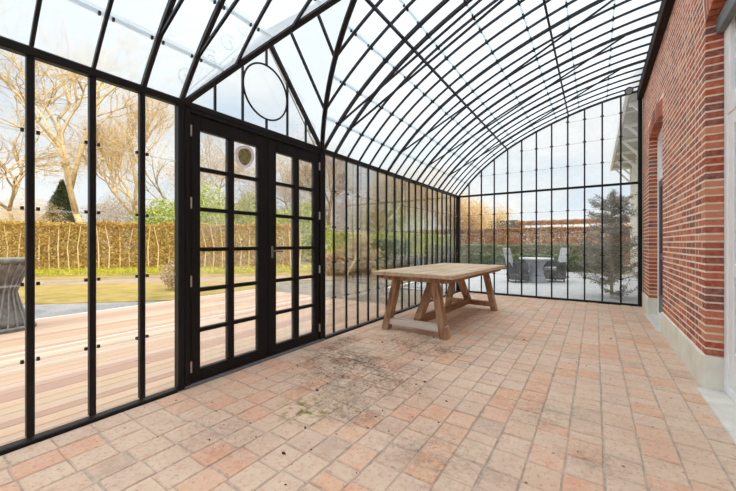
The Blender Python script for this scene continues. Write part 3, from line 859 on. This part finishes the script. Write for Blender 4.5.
bush('hawthorn', spot(24, 25), (4.2,2.2,2.3), 22000, .08, M['twig_gold'], 'loose twiggy golden shrub behind the hedge at the left edge', aspect=.25)
bush('dogwood', spot(116, 25), (3.4,2.0,2.4), 22000, .08, M['twig_grey'], 'loose pale twiggy shrub behind the hedge, right of the big trunk', aspect=.25)
bush('laurel', spot(205, 24), (2.4,1.8,2.6), 8000, .13, M['evergreen'], 'green bush seen through the left leaf of the doors')
bare_tree('ash_tree', spot(225, 26), 11, .16, 'pale bare tree seen through the left door leaf', M['bark_grey'], M['twig_grey'], 6, 3, .8, .35, 12000, .07, (0,0), 41, .010, .5, trunk=.28)
bush('yew', spot(252, 26), (2.4,1.8,2.5), 8000, .13, M['evergreen'], 'yellow green bush behind the middle of the doors')
bare_tree('cherry_tree', spot(288, 27), 11, .16, 'bare twiggy tree seen through the right door leaf', M['bark_grey'], M['twig_grey'], 6, 3, .8, .35, 12000, .07, (0,0), 47, .010, .5, trunk=.28)
bush('privet', spot(300, 24), (2.3,1.7,2.1), 7000, .13, M['evergreen'], 'low green bush seen through the right door leaf')
bare_tree('oak', spot(338, 25), 11, .20, 'bare branching tree just right of the doors', M['bark_dark'], M['twig_grey'], 6, 3, .8, .35, 26000, .075, (0,0), 53, .010, .9, trunk=.28)
bare_tree('hazel', spot(372, 23), 10, .15, 'pale bare tree behind the left end of the wooden table', M['bark_grey'], M['twig_grey'], 6, 3, .75, .45, 28000, .075, (0,0), 59, .010, .9, trunk=.25)
bare_tree('alder', spot(408, 27), 11, .18, 'hazy golden bare tree behind the side glass near the room corner', M['bark_grey'], M['twig_gold'], 6, 3, .7, .45, 12000, .11, (0,0), 61, .010, .6, trunk=.26)
bare_tree('hornbeam', spot(440, 30), 11, .18, 'yellowish bare tree close to the corner post', M['bark_gold'], M['twig_gold'], 6, 3, .7, .5, 14000, .12, (0,0), 67, .010, .6, trunk=.26)
bare_tree('willow_shrub', spot(347, 12.2), 3.6, .042, 'sunlit arching shrub with bare yellow branches, right of the doors', M['bark_gold'], M['twig_gold'], 5, 4, 1.15, .25, 1500, .05, (.2,0), 71, .011, .2, trunk=.2)
def XY(s_, n, z=0): return (s_, n, z)
def along(u0, d0, u1, d1):
    a, b = Vector(spot(u0,d0)), Vector(spot(u1,d1)); a.z = b.z = 0; t = (b-a).normalized(); nn = Vector((-t.y,t.x,0))
    return (b-a).length, (lambda s_, n, z=0: tuple(a+t*s_+nn*n+Vector((0,0,z))))
L1, f1 = along(325, 19, 452, 24)
hedge('laurel_hedge', (0, L1), 0, 1.2, -.1, 1.75, 12000, .11, M['evergreen'], 'bright green hedge across the lawn behind the side glass wall', mapf=f1)
bush('elder', spot(352, 24), (3.2,2.2,2.3), 16000, .085, M['twig_grey'], 'loose brownish bush behind the green hedge, right of the doors', aspect=.25)
bush('spindle_bush', spot(392, 25), (3.2,2.2,2.2), 14000, .085, M['evergreen'], 'rounded light green bush behind the short dark hedge', aspect=.35)
L1, f1 = along(374, 16.5, 412, 18)
hedge('yew_hedge', (0, L1), 0, 1.0, -.1, 1.25, 6000, .09, M['box'], 'short dark green clipped hedge behind the table', mapf=f1)
L1, f1 = along(326, 13, 372, 13.5)
hedge('dry_border', (0, L1), 0, 1.0, -.1, .62, 5000, .07, M['twig_grey'], 'low brownish dry plants outside, right of the doors', cat='plants', mapf=f1)
L1, f1 = along(398, 13.5, 458, 15)
hedge('lavender_row', (0, L1), 0, .9, -.1, .55, 5000, .07, M['pine'], 'low greyish hedge outside, left of the corner post', mapf=f1)

# behind the end wall
hedge('box_hedge', (-5.2, .9), 16.6, 17.4, -.09, .58, 20000, .075, M['box'], 'low dark green clipped hedge right behind the terrace', mapf=XY, top=.05)
hedge('box_hedge', (-9, 1.0), 20.6, 21.6, -.09, 1.05, 24000, .085, M['box_light'], 'higher green clipped hedge in front of the copper coloured hedge', mapf=XY, top=.05)
hedge('copper_beech_hedge', (-16, 3.0), 26, 27.2, -.09, 2.25, 52000, .10, M['beech_back'], 'long copper brown hedge at the far end of the garden behind the end wall', mapf=XY, top=.06, stem=(26,.02,M['bark_gold']))
proto = None
for i in range(12):
    x = -5.1+i*.74
    if proto is None:
        proto = empty('pleached_tree', (x, 30, -.09))
        tag(proto, 'slim trained tree of the clipped row above the far copper hedge', 'tree', 'row of pleached trees above the far hedge')
        MB().tube([(0,0,-.05),(.02,0,1.4),(0,0,2.75)], [.05,.04,.03], 7).build('trunk', M['bark_grey'], proto)
        N = 520; P = np.stack([rng.uniform(-.36,.36,N), rng.uniform(-.25,.25,N), rng.uniform(2.72,3.08,N)],1)
        MB().cards(P, .08).build('crown', M['beech_back'], proto)
    else:
        c = copy_tree(proto); c.location = (x, 30, -.09)
bare_tree('beech_tree', spot(468, 27), 6.4, .15, 'golden leafy tree just right of the corner post', M['bark_gold'], M['twig_gold'], 5, 3, .7, .5, 16000, .11, (0,0), 83, .010, .55, trunk=.27)
bare_tree('field_maple', spot(488, 33), 6.3, .14, 'smaller golden tree left of the dark roof', M['bark_gold'], M['twig_gold'], 5, 3, .75, .4, 9000, .11, (0,0), 89, .010, .5, trunk=.26)
gh = empty('garden_shed', (-8.6, 33, -.09)); gh.location = spot(506, 33); tag(gh, 'small garden shed with a dark low roof behind the far hedge', 'shed')
gh.rotation_euler = (0,0,0)
MB().box(-1.3,1.3,-1.2,1.2,0,2.75).build('walls', M['bark_dark'], gh)
MB().prism([(-1.6,2.7),(1.6,2.7),(1.3,3.45),(-1.3,3.45)], 'y', -1.4, 1.4).build('roof', M['thatch'], gh)

pine = empty('pine_shrub', (.30, 9.35, -.04)); tag(pine, 'greyish feathery conifer standing outside the end wall beside the house', 'shrub')
tr = MB(); tr.tube([(0,0,-.05),(.03,.02,1.2),(0,0,2.35)], [.035,.025,.01], 7); nd = []
random.seed(3)
for i in range(130):
    z = .05+2.2*random.random()**.9; a = random.uniform(0, 2*math.pi); l = (.80*(1-z/3.2)+.1)*random.uniform(.7,1.1)
    p0 = Vector((0,0,z)); pts = [p0+Vector((math.cos(a)*l*t, math.sin(a)*l*t, .35*l*t*t)) for t in (0,.35,.7,1)]
    tr.tube(pts, [.012,.009,.006,.003], 4)
    for t in np.linspace(.15,1,16):
        c = p0+Vector((math.cos(a)*l*t, math.sin(a)*l*t, .35*l*t*t)); nd += [tuple(c+Vector((random.gauss(0,.03),random.gauss(0,.03),random.gauss(0,.03)))) for _ in range(5)]
tr.build('trunk', M['bark_grey'], pine); MB().cards(nd, .06, aspect=.18).build('needles', M['pine'], pine)

# urn by the deck edge
ur = empty('garden_urn', (-6.86, 1.02, -.035)); tag(ur, 'tall weathered grey urn with a wide rim, at the far edge of the wooden deck', 'urn')
MB().lathe([(.34,0),(.34,.035),(.30,.05)], k=28).build('base_plate', M['urn'], ur)
b = MB().lathe([(.27,.05),(.25,.12),(.20,.24),(.15,.40),(.13,.52),(.15,.62),(.20,.74),(.25,.85),(.28,.93)], k=28); ub = b.build('body', M['urn'], ur, True)
rbs = MB()
for j in range(18):
    t = 2*math.pi*j/18; rbs.tube([((r_+.008)*math.cos(t+z*.5),(r_+.008)*math.sin(t+z*.5),z) for (r_,z) in [(.27,.05),(.20,.24),(.13,.52),(.20,.74),(.28,.93)]], .011, 5)
rbs.build('ribs', M['gravel'], ub)
MB().lathe([(.27,.92),(.33,.95),(.34,.985),(.30,1.0),(.24,.985)], k=28).build('rim', M['urn'], ur, True)
bush('dead_perennial', spot(176, 9.2), (.42,.36,.42), 900, .06, M['twig_grey'], 'brown dry plant at the end of the deck beside the left door post', 'plant')

# terrace furniture
T = (-1.55, 11.75, -.04)
gt = empty('round_garden_table', T); tag(gt, 'round grey garden table with a flared pedestal on the terrace', 'table')
MB().lathe([(.47,.70),(.50,.705),(.50,.745),(.47,.75)], k=40).build('tabletop', M['tabletop_grey'], gt)
MB().lathe([(.33,0),(.34,.02),(.27,.12),(.20,.28),(.19,.38),(.22,.52),(.30,.64),(.40,.70)], k=36).build('pedestal', M['concrete'], gt, True)
def chair(loc, rz, label):
    r = empty('tub_chair', loc, rz); tag(r, label, 'chair', None)
    # faces +x locally: rounded wicker shell, seat, tall back
    sh = MB(); k = 22; inner, outer = [], []
    for i in range(k+1):
        t = math.radians(65+230*i/k); inner.append((.27*math.cos(t), .29*math.sin(t))); outer.append((.335*math.cos(t), .345*math.sin(t)))
    for i in range(k):
        sh.prism([outer[i], outer[i+1], inner[i+1], inner[i]], 'z', .10, .62)
    sh.build('shell', M['wicker'], r)
    sb_ = MB().lathe([(.28,.08),(.30,.12),(.30,.34),(.27,.36)], k=28).build('seat_base', M['wicker'], r)
    MB().lathe([(.26,.36),(.275,.38),(.275,.43),(.25,.45)], k=28).build('seat_cushion', M['cushion'], sb_, True)
    MB().bar((-.24,0,.40), (-.40,0,1.06), .34, .06, (1,0,0)).build('backrest', M['cushion'], r)
    for (x, y) in ((.2,.2),(.2,-.2),(-.2,.2),(-.2,-.2)):
        MB().tube([(x,y,0),(x,y,.1)], .018, 8).build('leg', M['iron'], r)
def face(p): return math.atan2(T[1]-p[1], T[0]-p[0])
p = (-2.00, 11.36, -.04); chair(p, face(p), 'black tub chair with a pale grey back, left of the round garden table')
p = (-1.09, 12.16, -.04); chair(p, face(p), 'black tub chair with a pale grey back, right of the round garden table')

# ------------------------------------------------------------------ the house beyond: wing with white eaves
hs = tag(empty('wall_exterior'), kind='structure')
MB().box(1.5, 6, YB+.32, 22, -.2, 5.0).build('wing_wall', M['render'], hs)
MB().box(1.02, 6, -9, YB+.3, 2.8, 4.36).build('upper_wall', M['brick'], hs)
MB().box(1.30, 6, -9, YB+.3, -.2, 2.8).build('inner_wall', M['curtain'], hs)
MB().box(XW+.02, 1.3, -9, -1.2, -.2, 4.36).build('side_wall', M['brick'], hs)
MB().prism([(XW+.02,4.35),(XW+.02,4.42),(6.2,8.2),(6.2,4.36)], 'y', -9, YB+.3).build('roof_slope', M['rooftile'], hs)  # unseen house roof, shaped to keep direct sun off deck and room
MB().prism([(.72,5.14),(6.2,7.9),(6.2,5.2),(.80,5.06)], 'y', 10.0, 21.4).build('roof_slope', M['rooftile'], hs)
ev = tag(empty('trim_4'), kind='structure')
MB().box(.70, 1.52, 10.0, 21.4, 5.0, 5.05).build('soffit', M['soffit'], ev)
MB().cbox(.64, .72, 10.0, 21.5, 4.97, 5.16, .01).build('fascia', M['white'], ev)
MB().cbox(.64, 1.55, 21.4, 21.5, 4.93, 5.2, .01).build('end_fascia', M['white'], ev)
for y in (11.6, 13.6, 15.6, 17.6, 19.6, 21.2):
    b = MB(); b.cbox(1.42, 1.51, y-.05, y+.05, 4.1, 5.0, .01); b.cbox(.76, 1.48, y-.05, y+.05, 4.9, 5.0, .01)
    b.bar((1.45,y,4.2), (.86,y,4.93), .07, .08, (0,1,0)); b.build('bracket', M['white'], ev)
MB().tube([(1.42,14.5,-.1),(1.42,14.5,5.0)], .05, 10).build('downpipe', M['white'], ev)
MB().tube([(1.42,10.9,-.1),(1.42,10.9,5.0)], .05, 10).build('downpipe', M['white'], ev)

# ------------------------------------------------------------------ light, sky, camera
w = bpy.data.worlds.new('sky'); scene.world = w; w.use_nodes = True
t = w.node_tree; t.nodes.clear()
out = t.nodes.new('ShaderNodeOutputWorld'); bg = t.nodes.new('ShaderNodeBackground'); tc = t.nodes.new('ShaderNodeTexCoord')
sp = t.nodes.new('ShaderNodeSeparateXYZ'); t.links.new(tc.outputs['Generated'], sp.inputs[0])
def ramp(fac, stops):
    r = t.nodes.new('ShaderNodeValToRGB'); e = r.color_ramp.elements
    while len(e) < len(stops): e.new(.5)
    for i, (p, c) in enumerate(stops): e[i].position = p; e[i].color = c
    t.links.new(fac, r.inputs[0]); return r.outputs[0]
sky = ramp(sp.outputs['Z'], [(0,(.50,.50,.49,1)),(.10,(.40,.45,.50,1)),(.32,(.36,.42,.48,1)),(.60,(.42,.46,.50,1)),(.78,(1.3,1.36,1.42,1)),(1,(2.1,2.18,2.26,1))])
mp = t.nodes.new('ShaderNodeMapping'); mp.inputs['Scale'].default_value = (1,1,2.6); t.links.new(tc.outputs['Generated'], mp.inputs[0])
nz_ = t.nodes.new('ShaderNodeTexNoise'); nz_.inputs['Scale'].default_value = 2.4; nz_.inputs['Detail'].default_value = 7; nz_.inputs['Roughness'].default_value = .55
t.links.new(mp.outputs[0], nz_.inputs['Vector'])
cl = ramp(nz_.outputs[0], [(.38,(0,0,0,1)),(.58,(1,1,1,1))])
mx = t.nodes.new('ShaderNodeMix'); mx.data_type = 'RGBA'
t.links.new(cl, mx.inputs[0]); t.links.new(sky, mx.inputs[6]); t.links.new(ramp(sp.outputs['Z'], [(0,(.54,.54,.54,1)),(.32,(.49,.50,.51,1)),(.60,(.52,.53,.54,1)),(.78,(1.45,1.47,1.49,1)),(1,(2.25,2.27,2.29,1))]), mx.inputs[7])
t.links.new(mx.outputs[2], bg.inputs[0]); bg.inputs[1].default_value = 1.08
t.links.new(bg.outputs[0], out.inputs[0])
sun = bpy.data.lights.new('sun', 'SUN'); so = bpy.data.objects.new('sun', sun); COL.objects.link(so)
sun.energy = 2.2; sun.color = (1,.86,.66); sun.angle = math.radians(1.5)
so.rotation_euler = Vector((-1,.28,-.57)).to_track_quat('-Z','Y').to_euler()

cam = bpy.data.cameras.new('camera'); co = bpy.data.objects.new('camera', cam); COL.objects.link(co)
co.location = (0,0,1.17); co.rotation_euler = (math.pi/2, 0, YAW)
cam.sensor_width = 36; cam.lens = 335.56/736*36; cam.shift_y = -2.2/736; cam.clip_start = .02; cam.clip_end = 400
scene.camera = co
scene.view_settings.view_transform = 'Standard'; scene.view_settings.look = 'None'
scene.view_settings.exposure = 0.88; scene.view_settings.gamma = 1; scene.view_settings.use_curve_mapping = False
scene.cycles.transparent_max_bounces = 48; scene.cycles.max_bounces = 10; scene.cycles.diffuse_bounces = 6
scene.cycles.use_denoising = True
